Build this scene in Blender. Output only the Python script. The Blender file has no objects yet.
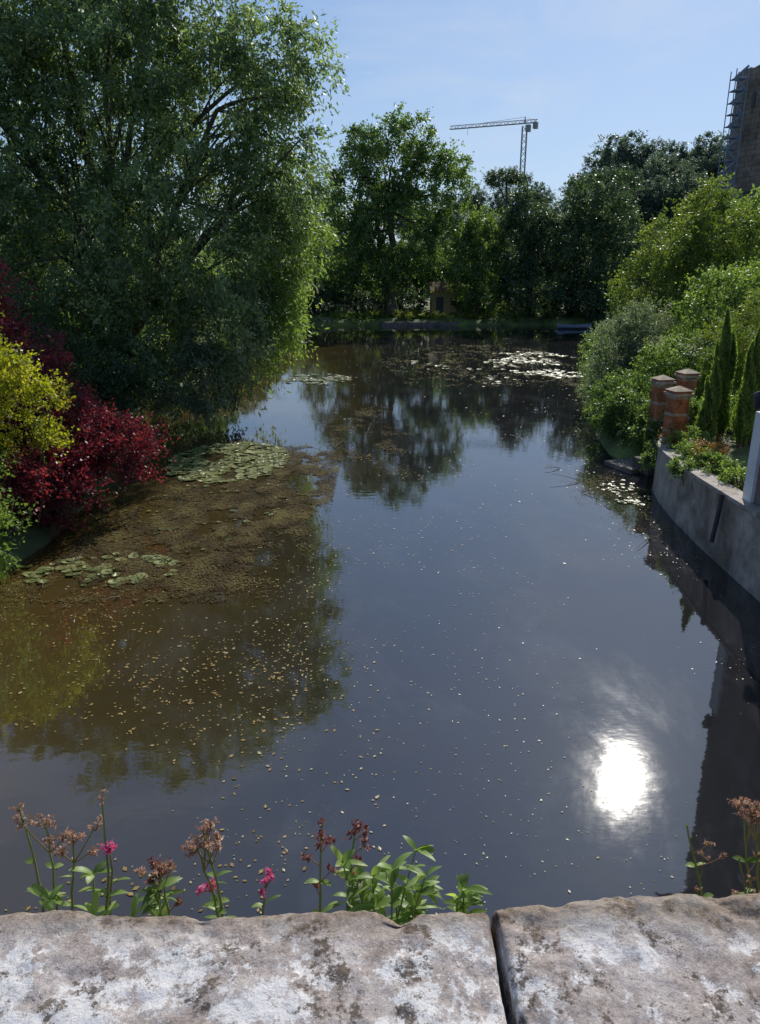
import bpy, math, random
import numpy as np
from mathutils import Vector, noise as mnoise

H=6.0
SUN_AZ=21.3; SUN_EL=35.7
scene=bpy.context.scene
scene.view_settings.view_transform='Standard'
scene.view_settings.look='None'
scene.view_settings.exposure=0

# ------------------------------------------------------------------ mesh builder
class MB:
    def __init__(s):
        s.V=[];s.F=[];s.n=0
    def add(s,v,f,mat=0,tint=0.5,smooth=False):
        v=np.asarray(v,dtype=np.float64).reshape(-1,3)
        f=np.asarray(f,dtype=np.int64)
        if f.ndim==1: f=f.reshape(1,-1)
        t=np.broadcast_to(np.asarray(tint,dtype=np.float64),(len(f),)).copy()
        s.F.append((f+s.n,mat,t,smooth)); s.V.append(v); s.n+=len(v)
    def box(s,c,size,rz=0.0,mat=0,tint=0.5):
        x,y,z=[a/2 for a in size]
        p=np.array([[-x,-y,-z],[x,-y,-z],[x,y,-z],[-x,y,-z],[-x,-y,z],[x,-y,z],[x,y,z],[-x,y,z]])
        cs,sn=math.cos(rz),math.sin(rz)
        q=p.copy(); q[:,0]=p[:,0]*cs-p[:,1]*sn; q[:,1]=p[:,0]*sn+p[:,1]*cs
        q+=np.array(c)
        s.add(q,[[0,3,2,1],[4,5,6,7],[0,1,5,4],[1,2,6,5],[2,3,7,6],[3,0,4,7]],mat,tint)
    def tube(s,pts,rads,sides=6,mat=0,tint=0.5):
        pts=np.asarray(pts,dtype=float); n=len(pts)
        rads=np.broadcast_to(np.asarray(rads,dtype=float),(n,))
        d=np.gradient(pts,axis=0); d/=np.linalg.norm(d,axis=1)[:,None]+1e-9
        ref=np.array([0,0,1.0]) if abs(d[0][2])<0.9 else np.array([1.0,0,0])
        a=np.cross(d,ref); a/=np.linalg.norm(a,axis=1)[:,None]+1e-9
        b=np.cross(d,a)
        th=np.linspace(0,2*math.pi,sides,endpoint=False)
        ring=pts[:,None,:]+rads[:,None,None]*(np.cos(th)[None,:,None]*a[:,None,:]+np.sin(th)[None,:,None]*b[:,None,:])
        i=np.arange(n-1)[:,None]*sides; j=np.arange(sides)[None,:]; j2=(j+1)%sides
        f=np.stack([i+j,i+j2,i+sides+j2,i+sides+j],-1).reshape(-1,4)
        s.add(ring.reshape(-1,3),f,mat,tint,True)
    def build(s,name,mats,parent=None,bevel=0):
        me=bpy.data.meshes.new(name)
        V=np.concatenate(s.V)
        me.vertices.add(len(V)); me.vertices.foreach_set('co',V.astype(np.float32).ravel())
        loops=np.concatenate([f.ravel() for f,_,_,_ in s.F])
        tot=np.concatenate([np.full(len(f),f.shape[1]) for f,_,_,_ in s.F])
        st=np.concatenate([[0],np.cumsum(tot)[:-1]])
        me.loops.add(len(loops)); me.loops.foreach_set('vertex_index',loops.astype(np.int32))
        me.polygons.add(len(tot)); me.polygons.foreach_set('loop_start',st.astype(np.int32))
        me.polygons.foreach_set('material_index',np.concatenate([np.full(len(f),m) for f,m,_,_ in s.F]).astype(np.int32))
        me.polygons.foreach_set('use_smooth',np.concatenate([np.full(len(f),sm) for f,_,_,sm in s.F]))
        me.update(calc_edges=True)
        at=me.attributes.new('tint','FLOAT','FACE')
        at.data.foreach_set('value',np.concatenate([t for _,_,t,_ in s.F]).astype(np.float32))
        for m in mats: me.materials.append(m)
        ob=bpy.data.objects.new(name,me); scene.collection.objects.link(ob)
        if parent: ob.parent=parent
        if bevel:
            b=ob.modifiers.new('bevel','BEVEL'); b.width=bevel; b.segments=2; b.limit_method='ANGLE'
        return ob
def empty(name,loc=(0,0,0)):
    e=bpy.data.objects.new(name,None); e.location=loc; scene.collection.objects.link(e); return e

# ------------------------------------------------------------------ materials
def newmat(name):
    m=bpy.data.materials.new(name); m.use_nodes=True
    nt=m.node_tree; nt.nodes.clear()
    return m,nt,nt.nodes,nt.links
def N(nt,t,**kw):
    n=nt.nodes.new(t)
    for k,v in kw.items():
        if k in n.inputs: n.inputs[k].default_value=v
        else: setattr(n,k,v)
    return n
def ramp(nt,stops,fac):
    r=nt.nodes.new('ShaderNodeValToRGB')
    e=r.color_ramp.elements
    while len(e)<len(stops): e.new(0.5)
    for el,(p,c) in zip(e,stops):
        el.position=p; el.color=(c if len(c)==4 else (*c,1))
    nt.links.new(fac,r.inputs[0]); return r.outputs[0]
def mixc(nt,f,a,b,mode='MIX'):
    m=nt.nodes.new('ShaderNodeMix'); m.data_type='RGBA'; m.blend_type=mode
    for sock,val in ((m.inputs[0],f),(m.inputs[6],a),(m.inputs[7],b)):
        if hasattr(val,'links'): nt.links.new(val,sock)
        elif isinstance(val,(int,float)): sock.default_value=val
        else: sock.default_value=(*val,1)
    return m.outputs[2]
def noise(nt,scale,detail=6,rough=0.6,dist=0,coord='Object'):
    tc=nt.nodes.new('ShaderNodeTexCoord')
    n=N(nt,'ShaderNodeTexNoise',Scale=scale,Detail=detail,Roughness=rough,Distortion=dist)
    nt.links.new(tc.outputs[coord],n.inputs['Vector']); return n.outputs[0]

def leaf_mat(name,dark,mid,light,trans=0.4,tcol=None,rough=0.45,g=1.0,spec=0.45):
    m,nt,nd,lk=newmat(name)
    a=N(nt,'ShaderNodeAttribute',attribute_name='tint')
    dark,mid,light=[tuple(min(x*g,0.9) for x in q) for q in (dark,mid,light)]
    c=ramp(nt,[(0.0,dark),(0.5,mid),(1.0,light)],a.outputs['Fac'])
    p=N(nt,'ShaderNodeBsdfPrincipled',Roughness=rough); p.inputs['Specular IOR Level'].default_value=spec
    lk.new(c,p.inputs['Base Color'])
    t=N(nt,'ShaderNodeBsdfTranslucent')
    tc=mixc(nt,1.0,c,tcol or (1.5,1.6,0.6),'MULTIPLY'); lk.new(tc,t.inputs[0])
    mx=N(nt,'ShaderNodeMixShader'); mx.inputs[0].default_value=trans
    lk.new(p.outputs[0],mx.inputs[1]); lk.new(t.outputs[0],mx.inputs[2])
    o=N(nt,'ShaderNodeOutputMaterial'); lk.new(mx.outputs[0],o.inputs[0]); return m

def rough_mat(name,stops,scale=3,bump=0.3,rough=0.85,detail=8,bscale=None,dist=0.0,bdist=0.02):
    m,nt,nd,lk=newmat(name)
    f=noise(nt,scale,detail,0.65,dist)
    c=ramp(nt,stops,f)
    p=N(nt,'ShaderNodeBsdfPrincipled',Roughness=rough); lk.new(c,p.inputs['Base Color'])
    b=N(nt,'ShaderNodeBump',Strength=bump,Distance=bdist)
    lk.new(noise(nt,bscale or scale*4,8,0.6),b.inputs['Height']); lk.new(b.outputs[0],p.inputs['Normal'])
    o=N(nt,'ShaderNodeOutputMaterial'); lk.new(p.outputs[0],o.inputs[0]); return m

BARK=rough_mat('bark',[(0.3,(0.045,0.038,0.028)),(0.7,(0.14,0.12,0.09))],scale=6,bump=0.8)
L_ASH=leaf_mat('ash_leaves',(0.035,0.055,0.03),(0.078,0.11,0.055),(0.18,0.225,0.10),0.48,(1.4,1.5,0.75),g=2.0)
L_MID=leaf_mat('green_leaves',(0.03,0.055,0.02),(0.06,0.092,0.034),(0.12,0.155,0.05),0.5,g=2.1)
L_DARK=leaf_mat('dark_leaves',(0.018,0.033,0.018),(0.036,0.058,0.028),(0.065,0.092,0.04),0.4,(1.35,1.4,0.8),g=2.1)
L_YEL=leaf_mat('yellow_green_leaves',(0.06,0.09,0.018),(0.14,0.17,0.035),(0.25,0.27,0.06),0.5,(1.4,1.5,0.75),g=1.5)
L_GOLD=leaf_mat('golden_leaves',(0.10,0.12,0.015),(0.24,0.25,0.025),(0.42,0.38,0.05),0.5,g=1.3)
L_LIME=leaf_mat('lime_leaves',(0.05,0.085,0.025),(0.10,0.145,0.04),(0.18,0.23,0.07),0.5,(1.4,1.5,0.7),g=1.7)
L_GREY=leaf_mat('grey_green_leaves',(0.055,0.075,0.05),(0.09,0.12,0.075),(0.17,0.20,0.125),0.42,(1.4,1.4,0.8),g=1.9)
L_RED=leaf_mat('purple_red_leaves',(0.04,0.012,0.020),(0.11,0.024,0.036),(0.26,0.055,0.055),0.45,(1.6,0.8,0.7),g=1.4)
L_CYP=leaf_mat('cypress_leaves',(0.04,0.065,0.022),(0.085,0.125,0.04),(0.15,0.20,0.065),0.5,g=2.0)
L_FAR=leaf_mat('hazy_hill_leaves',(0.035,0.053,0.042),(0.062,0.085,0.062),(0.10,0.128,0.085),0.4,(1.2,1.35,0.9),g=1.9)  # bluish, duller leaf tone puts distance haze into the colour

# ------------------------------------------------------------------ foliage
def unit(a): return a/(np.linalg.norm(a,axis=-1,keepdims=True)+1e-9)
def leaf_quads(mb,P,U,ln,wd,rng,mat,tint,up=0.5):
    n=len(P)
    nn=unit(rng.normal(size=(n,3))+np.array([0,0,up]))
    v=unit(np.cross(nn,U))
    L=(ln*rng.uniform(0.6,1.25,n)*0.5)[:,None]; W=(wd*rng.uniform(0.7,1.2,n)*0.5)[:,None]
    q=np.stack([P-U*L,P+v*W-U*L*0.15,P+U*L,P-v*W-U*L*0.15],1)
    mb.add(q.reshape(-1,3),np.arange(4*n).reshape(n,4),mat,tint)
def foliage(mb,lobes,ncl,cl_r,twigs,lpt,ln,wd,rng,mat,droop=0.3,inner=0.45,tshift=0.0,zmin=-99):
    lobes=np.asarray(lobes,dtype=float)
    w=(lobes[:,3]*lobes[:,4]*lobes[:,5])**(2/3); w/=w.sum()
    idx=rng.choice(len(lobes),ncl,p=w)
    C0=lobes[idx,:3];R=lobes[idx,3:6]
    d=unit(rng.normal(size=(ncl,3)))
    ph=rng.uniform(0,6,3)
    bumpf=1+0.16*np.sin(d[:,0]*5+ph[0]+idx)+0.14*np.sin(d[:,2]*7+ph[1]+idx*2)+0.09*np.sin(d[:,1]*9+ph[2])
    rad=(inner+(1-inner)*np.sqrt(rng.uniform(0,1,ncl)))*bumpf
    C=C0+d*R*rad[:,None]
    C[:,2]=np.maximum(C[:,2],zmin)
    ctint=rng.uniform(-0.28,0.28,ncl)
    size=rng.uniform(0.5,1.4,ncl)
    k=np.repeat(np.arange(ncl),twigs)
    td=unit(rng.normal(size=(len(k),3))*0.8+d[k]*0.7+np.array([0,0,-droop*0.4]))
    tl=cl_r*size[k]*rng.uniform(0.5,1.3,len(k))
    j=np.repeat(np.arange(len(k)),lpt)
    s=rng.uniform(0,1,len(j))**0.7
    P=C[k[j]]+td[j]*(tl[j]*s)[:,None]+rng.normal(size=(len(j),3))*cl_r*0.10
    P[:,2]-=droop*tl[j]*s*s*0.6
    U=unit(td[j]+rng.normal(size=(len(j),3))*0.7+np.array([0,0,-droop]))
    t=np.clip(0.45+tshift+ctint[k[j]]+rng.normal(size=len(j))*0.14,0,1)
    leaf_quads(mb,P,U,ln,wd,rng,mat,t)
    return C,idx
def bez(a,b,c,n=7):
    t=np.linspace(0,1,n)[:,None]
    return (1-t)**2*a+2*t*(1-t)*b+t*t*c
def tree(name,base,trunk_h,trunk_r,lobes,ncl,cl_r,twigs,lpt,ln,wd,leafmat,seed,droop=0.3,lean=(0,0),sub=8,inner=0.45,extra=None,tshift=0.0):
    rng=np.random.default_rng(seed); mb=MB()
    base=np.array(base,float)
    top=base+np.array([lean[0],lean[1],trunk_h])
    tp=bez(base,base+np.array([lean[0]*0.2,lean[1]*0.2,trunk_h*0.5]),top,9)
    tp[1:-1,:2]+=rng.normal(size=(7,2))*trunk_r*0.35
    tr=np.linspace(trunk_r,trunk_r*0.35,9); tr[0]*=1.5
    mb.tube(tp,tr,10,0)
    C,idx=foliage(mb,lobes,ncl,cl_r,twigs,lpt,ln,wd,rng,1,droop,inner,tshift)
    for li,lb in enumerate(lobes):
        f=rng.integers(2,9); s=tp[f-1]; e=np.array(lb[:3])
        mid=(s+e)/2+np.array([0,0,0.12*np.linalg.norm(e-s)])+rng.normal(size=3)*0.3
        L=bez(s,mid,e,8); r0=tr[f-1]*0.6
        mb.tube(L,np.linspace(r0,r0*0.4,8),6,0)
        own=C[idx==li]
        for c in own[:sub]:
            k=rng.integers(2,8); s2=L[k]
            m2=(s2+c)/2+rng.normal(size=3)*0.15*np.linalg.norm(c-s2)+np.array([0,0,0.1*np.linalg.norm(c-s2)])
            mb.tube(bez(s2,m2,c,6),np.linspace(r0*0.35,r0*0.06,6),5,0)
    mats=[BARK,leafmat]
    if extra:
        mats.append(extra[0]); foliage(mb,extra[1],extra[2],cl_r,twigs,lpt,ln,wd,rng,2,droop,inner,0.1)
    return mb.build(name,mats)
def bush(name,lobes,ncl,cl_r,twigs,lpt,ln,wd,leafmat,seed,droop=0.2,inner=0.5,tshift=0.0,z0=0.5,stems=10):
    rng=np.random.default_rng(seed); mb=MB()
    C,idx=foliage(mb,lobes,ncl,cl_r,twigs,lpt,ln,wd,rng,1,droop,inner,tshift)
    for li,lb in enumerate(lobes):
        b=np.array([lb[0],lb[1],z0])
        for c in C[idx==li][:stems]:
            bb=b+rng.normal(size=3)*np.array([0.15,0.15,0])
            mb.tube(bez(bb,(bb+c)/2+rng.normal(size=3)*0.1,c,6),np.linspace(0.03,0.007,6),5,0)
    return mb.build(name,[BARK,leafmat])

# ------------------------------------------------------------------ river + terrain
RIV=np.array([(7.6,-60),(7.6,12),(7.65,17),(8.0,20.6),(8.2,22.5),(7.6,24.5),(8.0,28),(10.3,34),(12.5,45),(16,58),(24,68),(70,74),(140,90),(140,104),(70,90),(24,88),
 (12,86),(2,87),(-9,85),(-10,64),(-9.5,45),(-11,35),(-10,28),(-7.9,21.5),(-7.4,16),(-7.9,12),(-9.5,5),(-10,-60)],float)
def sdist(px,py):
    ins=np.zeros(px.shape,bool); D=np.full(px.shape,1e9)
    n=len(RIV)
    for i in range(n):
        x1,y1=RIV[i];x2,y2=RIV[(i+1)%n]
        dx,dy=x2-x1,y2-y1
        t=np.clip(((px-x1)*dx+(py-y1)*dy)/(dx*dx+dy*dy),0,1)
        D=np.minimum(D,np.hypot(px-x1-t*dx,py-y1-t*dy))
        c=((y1>py)!=(y2>py))&(px<(x2-x1)*(py-y1)/((y2-y1) if y2!=y1 else 1e-9)+x1)
        ins^=c
    return np.where(ins,-D,D)
def sst(a,b,x):
    t=np.clip((x-a)/(b-a),0,1); return t*t*(3-2*t)
def hgt(px,py):
    d=sdist(px,py)
    h=-1.6+2.2*sst(-1.6,1.2,d)+0.05*np.clip(d,0,14)
    h+=0.12*np.sin(px*0.9+1.3*np.sin(py*0.6))*np.sin(py*0.8)*sst(0,2,d)
    h+=16*sst(98,165,py)*(0.35+0.65*sst(-30,45,px))
    h+=4*sst(28,70,px)*sst(20,60,py)*sst(0,12,d)
    h+=2.0*sst(16,50,-px)*sst(0,20,d)
    return h
def axis(a,b,st,lo,hi):
    c=list(np.arange(a,b,st)); s=st;v=c[-1]
    while v<hi: s*=1.25; v+=s; c.append(v)
    s=st;v=c[0]
    while v>lo: s*=1.25; v-=s; c.insert(0,v)
    return np.array(c)
gx=axis(-40,60,0.8,-1500,1500); gy=axis(-20,110,0.8,-600,3000)
GX,GY=np.meshgrid(gx,gy)
GZ=hgt(GX,GY)
nx,ny=len(gx),len(gy)
mb=MB(); i=np.arange(ny-1)[:,None]*nx; j=np.arange(nx-1)[None,:]
mb.add(np.stack([GX,GY,GZ],-1).reshape(-1,3),np.stack([i+j,i+j+1,i+nx+j+1,i+nx+j],-1).reshape(-1,4),0,0.5,True)
GROUND=rough_mat('grass_and_soil',[(0.3,(0.06,0.055,0.025)),(0.5,(0.09,0.13,0.035)),(0.7,(0.18,0.23,0.055))],scale=0.6,bump=0.6,bscale=9,bdist=0.06)
mb.build('ground',[GROUND])

# water
def water_mat():
    m,nt,nd,lk=newmat('river_water')
    tc=N(nt,'ShaderNodeTexCoord')
    sep=N(nt,'ShaderNodeSeparateXYZ'); lk.new(tc.outputs['Object'],sep.inputs[0])
    mr=N(nt,'ShaderNodeMapRange'); mr.inputs[1].default_value=-6.5; mr.inputs[2].default_value=1.0
    nz=noise(nt,0.25,3,0.5)
    ad=N(nt,'ShaderNodeMath',operation='MULTIPLY_ADD'); lk.new(nz,ad.inputs[0]); ad.inputs[1].default_value=5; lk.new(sep.outputs[0],ad.inputs[2])
    sb=N(nt,'ShaderNodeMath',operation='SUBTRACT'); lk.new(ad.outputs[0],sb.inputs[0]); sb.inputs[1].default_value=2.5
    lk.new(sb.outputs[0],mr.inputs[0])
    base=ramp(nt,[(0.0,(0.070,0.048,0.014)),(0.5,(0.040,0.031,0.014)),(1.0,(0.016,0.016,0.018))],mr.outputs[0])
    mp=N(nt,'ShaderNodeMapping'); mp.inputs['Scale'].default_value=(1.0,0.6,1); lk.new(tc.outputs['Object'],mp.inputs[0])
    fn=N(nt,'ShaderNodeTexNoise',Scale=0.5,Detail=10,Roughness=0.72,Distortion=0.5); lk.new(mp.outputs[0],fn.inputs['Vector'])
    film=ramp(nt,[(0.5,(0,0,0)),(0.75,(1,1,1))],fn.outputs[0])
    fs=N(nt,'ShaderNodeMath',operation='MULTIPLY'); lk.new(film,fs.inputs[0]); fs.inputs[1].default_value=0.35
    col=mixc(nt,fs.outputs[0],base,(0.10,0.10,0.10))
    rr=N(nt,'ShaderNodeMath',operation='MULTIPLY_ADD'); lk.new(film,rr.inputs[0]); rr.inputs[1].default_value=0.04; rr.inputs[2].default_value=0.03
    p=N(nt,'ShaderNodeBsdfPrincipled'); lk.new(col,p.inputs['Base Color']); lk.new(rr.outputs[0],p.inputs['Roughness'])
    p.inputs['IOR'].default_value=2.15
    n1=N(nt,'ShaderNodeTexNoise',Scale=0.9,Detail=3,Roughness=0.5,Distortion=0.2); lk.new(mp.outputs[0],n1.inputs['Vector'])
    mp2=N(nt,'ShaderNodeMapping'); mp2.inputs['Scale'].default_value=(0.7,1.3,1); lk.new(tc.outputs['Object'],mp2.inputs[0])
    n2=N(nt,'ShaderNodeTexNoise',Scale=5.0,Detail=2,Roughness=0.5); lk.new(mp2.outputs[0],n2.inputs['Vector'])
    b1=N(nt,'ShaderNodeBump',Strength=1.0,Distance=0.0035); lk.new(n1.outputs[0],b1.inputs['Height'])
    b2=N(nt,'ShaderNodeBump',Strength=1.0,Distance=0.0009); lk.new(n2.outputs[0],b2.inputs['Height']); lk.new(b1.outputs[0],b2.inputs['Normal'])
    lk.new(b2.outputs[0],p.inputs['Normal'])
    o=N(nt,'ShaderNodeOutputMaterial'); lk.new(p.outputs[0],o.inputs[0]); return m
WATER=water_mat()
mb=MB(); mb.add([(-60,-60,0),(145,-60,0),(145,110,0),(-60,110,0)],[[0,1,2,3]]); 
mb.build('water',[WATER])

# ------------------------------------------------------------------ floating stuff
L_PAD=leaf_mat('lily_pad',(0.05,0.07,0.02),(0.13,0.16,0.05),(0.27,0.28,0.11),0.1,rough=0.45,spec=0.35)
L_WEED=leaf_mat('river_weed',(0.038,0.026,0.010),(0.10,0.072,0.026),(0.18,0.155,0.05),0.1,rough=0.85,spec=0.15)
L_FALL=leaf_mat('fallen_leaf',(0.10,0.06,0.012),(0.32,0.22,0.06),(0.46,0.42,0.28),0.1)
def inpoly(px,py,poly):
    ins=np.zeros(px.shape,bool); n=len(poly)
    for i in range(n):
        x1,y1=poly[i];x2,y2=poly[(i+1)%n]
        ins^=((y1>py)!=(y2>py))&(px<(x2-x1)*(py-y1)/((y2-y1) or 1e-9)+x1)
    return ins
def pads(name,cx,cy,rx,ry,n,rmin,rmax,seed,tmean=0.6,freq=1.0,thr=-0.18):
    rng=np.random.default_rng(seed); mb=MB()
    for k in range(n):
        a=rng.uniform(0,6.28); q=math.sqrt(rng.uniform())
        x=cx+rx*q*math.cos(a); y=cy+ry*q*math.sin(a)
        if mnoise.noise(Vector((x*freq,y*freq*0.8,seed)))<thr+rng.normal()*0.08: continue
        r=rng.uniform(rmin,rmax); a0=rng.uniform(0,6.28)
        th=np.linspace(a0+0.2,a0+6.08,11)
        tx,ty=rng.normal(size=2)*0.07
        vx=r*np.cos(th)*rng.uniform(0.9,1.06,11);vy=r*np.sin(th)*rng.uniform(0.9,1.06,11)
        v=np.stack([x+vx,y+vy,0.02+rng.uniform(0,0.02)+r*0.06+tx*vx+ty*vy],-1)
        v=np.vstack([v,[x,y,0.016+rng.uniform(0,0.01)]])
        mb.add(v,[list(range(12))],0,np.clip(tmean+rng.normal()*0.25,0,1))
    return mb.build(name,[L_PAD])
pads('water_lily_pads',-5.0,23.8,1.9,2.7,900,0.06,0.17,3,0.68,1.0,-0.35)
pads('water_lily_pads',-5.9,14.4,1.7,0.9,190,0.05,0.13,4,0.6,1.6,-0.1)
pads('water_lily_pads',-4.4,19.0,2.0,3.6,140,0.04,0.09,14,0.4,1.2,0.05)
pads('water_lily_pads',-3.6,43,2.0,2.2,200,0.10,0.2,5,0.6)
pads('water_lily_pads',10.8,51,3.6,7.5,900,0.09,0.2,6,0.5,0.35,0.0)
pads('water_lily_pads',5.5,49,3.5,9,250,0.09,0.2,7,0.4,0.4,0.1)
pads('water_lily_pads',6.9,20.2,0.7,1.4,60,0.04,0.08,8,0.4,1.5)

def weed(name,poly,n,seed,ln=0.13,freq=0.9,thr=-0.1,tm=0.45,ratio=0.12,sp=0.35):
    rng=np.random.default_rng(seed); poly=np.array(poly)
    mn=poly.min(0);mx=poly.max(0)
    x=rng.uniform(mn[0],mx[0],n);y=rng.uniform(mn[1],mx[1],n)
    k=inpoly(x+rng.normal(size=n)*sp,y+rng.normal(size=n)*sp*1.5,poly); x=x[k];y=y[k]
    d=np.array([mnoise.fractal(Vector((a*freq,b*freq*0.7,seed)),0.6,2.2,6) for a,b in zip(x,y)])
    k=d>thr+rng.normal(size=len(d))*0.10; x=x[k];y=y[k];d=d[k]
    P=np.stack([x,y,0.006+rng.uniform(0,0.03,len(x))],-1)
    ang=np.array([mnoise.noise(Vector((a*0.5,b*0.5,seed+9)))*5 for a,b in zip(x,y)])+0.6+rng.normal(size=len(x))*0.7
    U=unit(np.stack([np.cos(ang),np.sin(ang),rng.normal(size=len(x))*0.08],-1))
    mb=MB()
    big=np.array([mnoise.noise(Vector((a*1.7,b*1.2,seed+3))) for a,b in zip(x,y)])
    t=np.clip(tm+big*0.7+d*0.3+rng.normal(size=len(x))*0.13,0,1)
    leaf_quads(mb,P,U,ln,ln*ratio,rng,0,t,up=6)
    for _ in range(10):
        i=rng.integers(len(x)); a=rng.uniform(0,6.28); L=rng.uniform(0.3,1.0)
        p0=np.array([x[i],y[i],0.02]); p1=p0+np.array([math.cos(a)*L,math.sin(a)*L,rng.uniform(0.02,0.2)])
        mb.tube(bez(p0,(p0+p1)/2+np.array([0,0,0.06]),p1,5),np.linspace(0.012,0.005,5),5,1)
    return mb.build(name,[L_WEED,BARK])
weed('water_weed',[(-1.9,26),(-1.3,20.4),(-2.2,16.3),(-3.2,13.0),(-5.0,12.8),(-7.0,14.0),(-6.9,16.5),(-5.4,20.6),(-3.9,22.2),(-3.0,26)],110000,11,0.14,thr=-0.06,tm=0.42,freq=1.1,sp=0.5,ratio=0.16)
weed('water_weed',[(-7.8,12),(-5,12.5),(-4.4,26),(-8,27)],16000,12,0.14,thr=0.12)
weed('water_weed',[(-1.6,22),(0.6,21.5),(1.2,28),(0.5,34),(-2.5,33)],16000,13,0.09,thr=0.3,tm=0.4,ratio=0.3)
weed('water_weed',[(5.6,19.5),(7.0,14.5),(7.2,20.8),(7.0,24),(5.3,23)],9000,14,0.06,thr=0.15,tm=0.7,ratio=0.3)
weed('water_weed',[(2,40),(12,40),(13,60),(6,66),(0,52)],16000,15,0.2,thr=0.2,tm=0.6,ratio=0.3)

def specks():
    rng=np.random.default_rng(21); mb=MB()
    def put(n,x0,x1,y0,y1,size,t,freq=0.35,thr=-0.05):
        x=rng.uniform(x0,x1,n);y=rng.uniform(y0,y1,n)
        d=np.array([mnoise.noise(Vector((a*freq,b*freq,5))) for a,b in zip(x,y)])
        k=(d+rng.normal(size=n)*0.2>thr)&(sdist(x,y)<-0.1); x=x[k];y=y[k]
        P=np.stack([x,y,np.full(len(x),0.006)],-1); U=unit(rng.normal(size=(len(x),3))*np.array([1,1,0.02]))
        sz=size*np.exp(np.clip(rng.normal(size=len(x)),-2,1.6)*0.45)
        nn=np.array([0,0,1.0]); v=np.cross(nn,U); L=(sz/2)[:,None];W=L*0.6
        q=np.stack([P-U*L,P+v*W,P+U*L,P-v*W],1); q[:,:,2]=0.006+rng.uniform(0,0.006,(len(x),4))
        mb.add(q.reshape(-1,3),np.arange(4*len(x)).reshape(-1,4),0,np.clip(t+rng.normal(size=len(x))*0.2,0,1))
    put(3200,-9,-1,5.5,14,0.040,0.42)
    put(1000,-5,0,6,13,0.034,0.5)
    put(2400,-2,7,5.5,20,0.022,0.85,thr=0.0)
    put(1600,-8,8,14,34,0.040,0.75,thr=0.05)
    put(1000,-8,12,30,70,0.08,0.85,thr=0.05)
    put(900,-9,7,3,8,0.016,0.7)
    return mb.build('floating_leaves',[L_FALL])
specks()

# ------------------------------------------------------------------ big ash tree (left)
tree('ash_tree',(-10.8,32,0.6),9.5,0.42,
 [(-10.5,32,13.0,4.0,4,3.2),(-14.5,32,10.5,3.6,4,3.6),(-6.2,31.5,11.8,3.2,3.2,2.6),(-4.0,32,13.6,2.4,2.6,1.5),(-12.5,31,6.5,3.8,3.8,3.2),
  (-7.9,30.5,7.4,3.4,3.4,3.0),(-6.6,31.2,3.9,2.3,2.6,2.2),(-9.8,30,3.4,3.0,2.6,2.0),(-16.5,32,6.5,3,3.5,3.5),(-12.5,33,16.0,3.6,3.4,2.4),(-8.4,32,15.8,2.8,3,2.0),(-4.2,31,9.6,1.9,2.2,1.6),(-15.5,31,13.5,2.6,3,2.4),(-4.4,32,7.2,1.4,2,1.5)],
 1800,1.0,9,12,0.23,0.085,L_ASH,1,droop=0.5,sub=10,inner=0.35,
 extra=(L_LIME,[(-4.1,33.5,7.4,1.4,2.0,2.4),(-4.7,33.0,4.0,1.2,1.8,1.8),(-13,30,1.6,2.6,1.5,1.0)],230))  # lime lobes at lower right put the crown's sunlit edge into leaf colour
bush('willow_bush',[(-6.2,30.2,3.8,1.6,1.5,1.7),(-7.2,29.6,2.0,1.7,1.3,1.3)],190,0.7,9,12,0.17,0.055,L_GREY,2,droop=0.7)
bush('riverside_shrub',[(-11,27.5,2.2,2.0,1.8,1.7),(-13.5,26,3.0,2.4,2.0,2.2),(-10,30,1.6,2,1.5,1.4)],330,0.7,9,11,0.15,0.06,L_DARK,22)
bush('purple_smoke_bush',[(-9.2,18.5,3.4,1.4,1.5,1.3),(-7.7,18.3,2.0,1.3,1.3,1.0),(-8.9,17.4,1.9,1.6,1.3,1.3),(-10.3,19,5.4,0.8,1.0,0.9),(-6.8,18.6,1.7,0.95,0.9,0.5),(-9.6,16,1.3,1.2,1.0,1.1),(-7.7,16.6,1.3,1.0,0.8,0.8),(-8.0,15.2,1.6,0.6,0.6,0.6)],
 640,0.5,8,12,0.10,0.055,L_RED,31,droop=0.1,tshift=0.0,stems=4)
bush('golden_shrub',[(-8.4,16.2,4.0,0.8,0.7,0.45),(-8.8,15.9,3.2,0.8,0.7,0.4),(-7.9,16.0,2.6,0.75,0.6,0.3),(-9.2,16.5,4.7,0.7,0.5,0.3),(-7.6,16.4,3.45,0.5,0.5,0.2),(-8.6,15.6,2.1,0.5,0.5,0.35),(-9.7,18.0,5.3,0.4,0.4,0.25)],165,0.40,8,12,0.085,0.05,L_GOLD,32,droop=0.0,stems=3)
bush('green_shrub',[(-7.8,13.6,1.4,0.65,0.6,0.9),(-8.6,14.2,2.0,0.8,0.7,1.1)],110,0.4,8,12,0.085,0.045,L_LIME,33,droop=0.1,stems=4)

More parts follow.
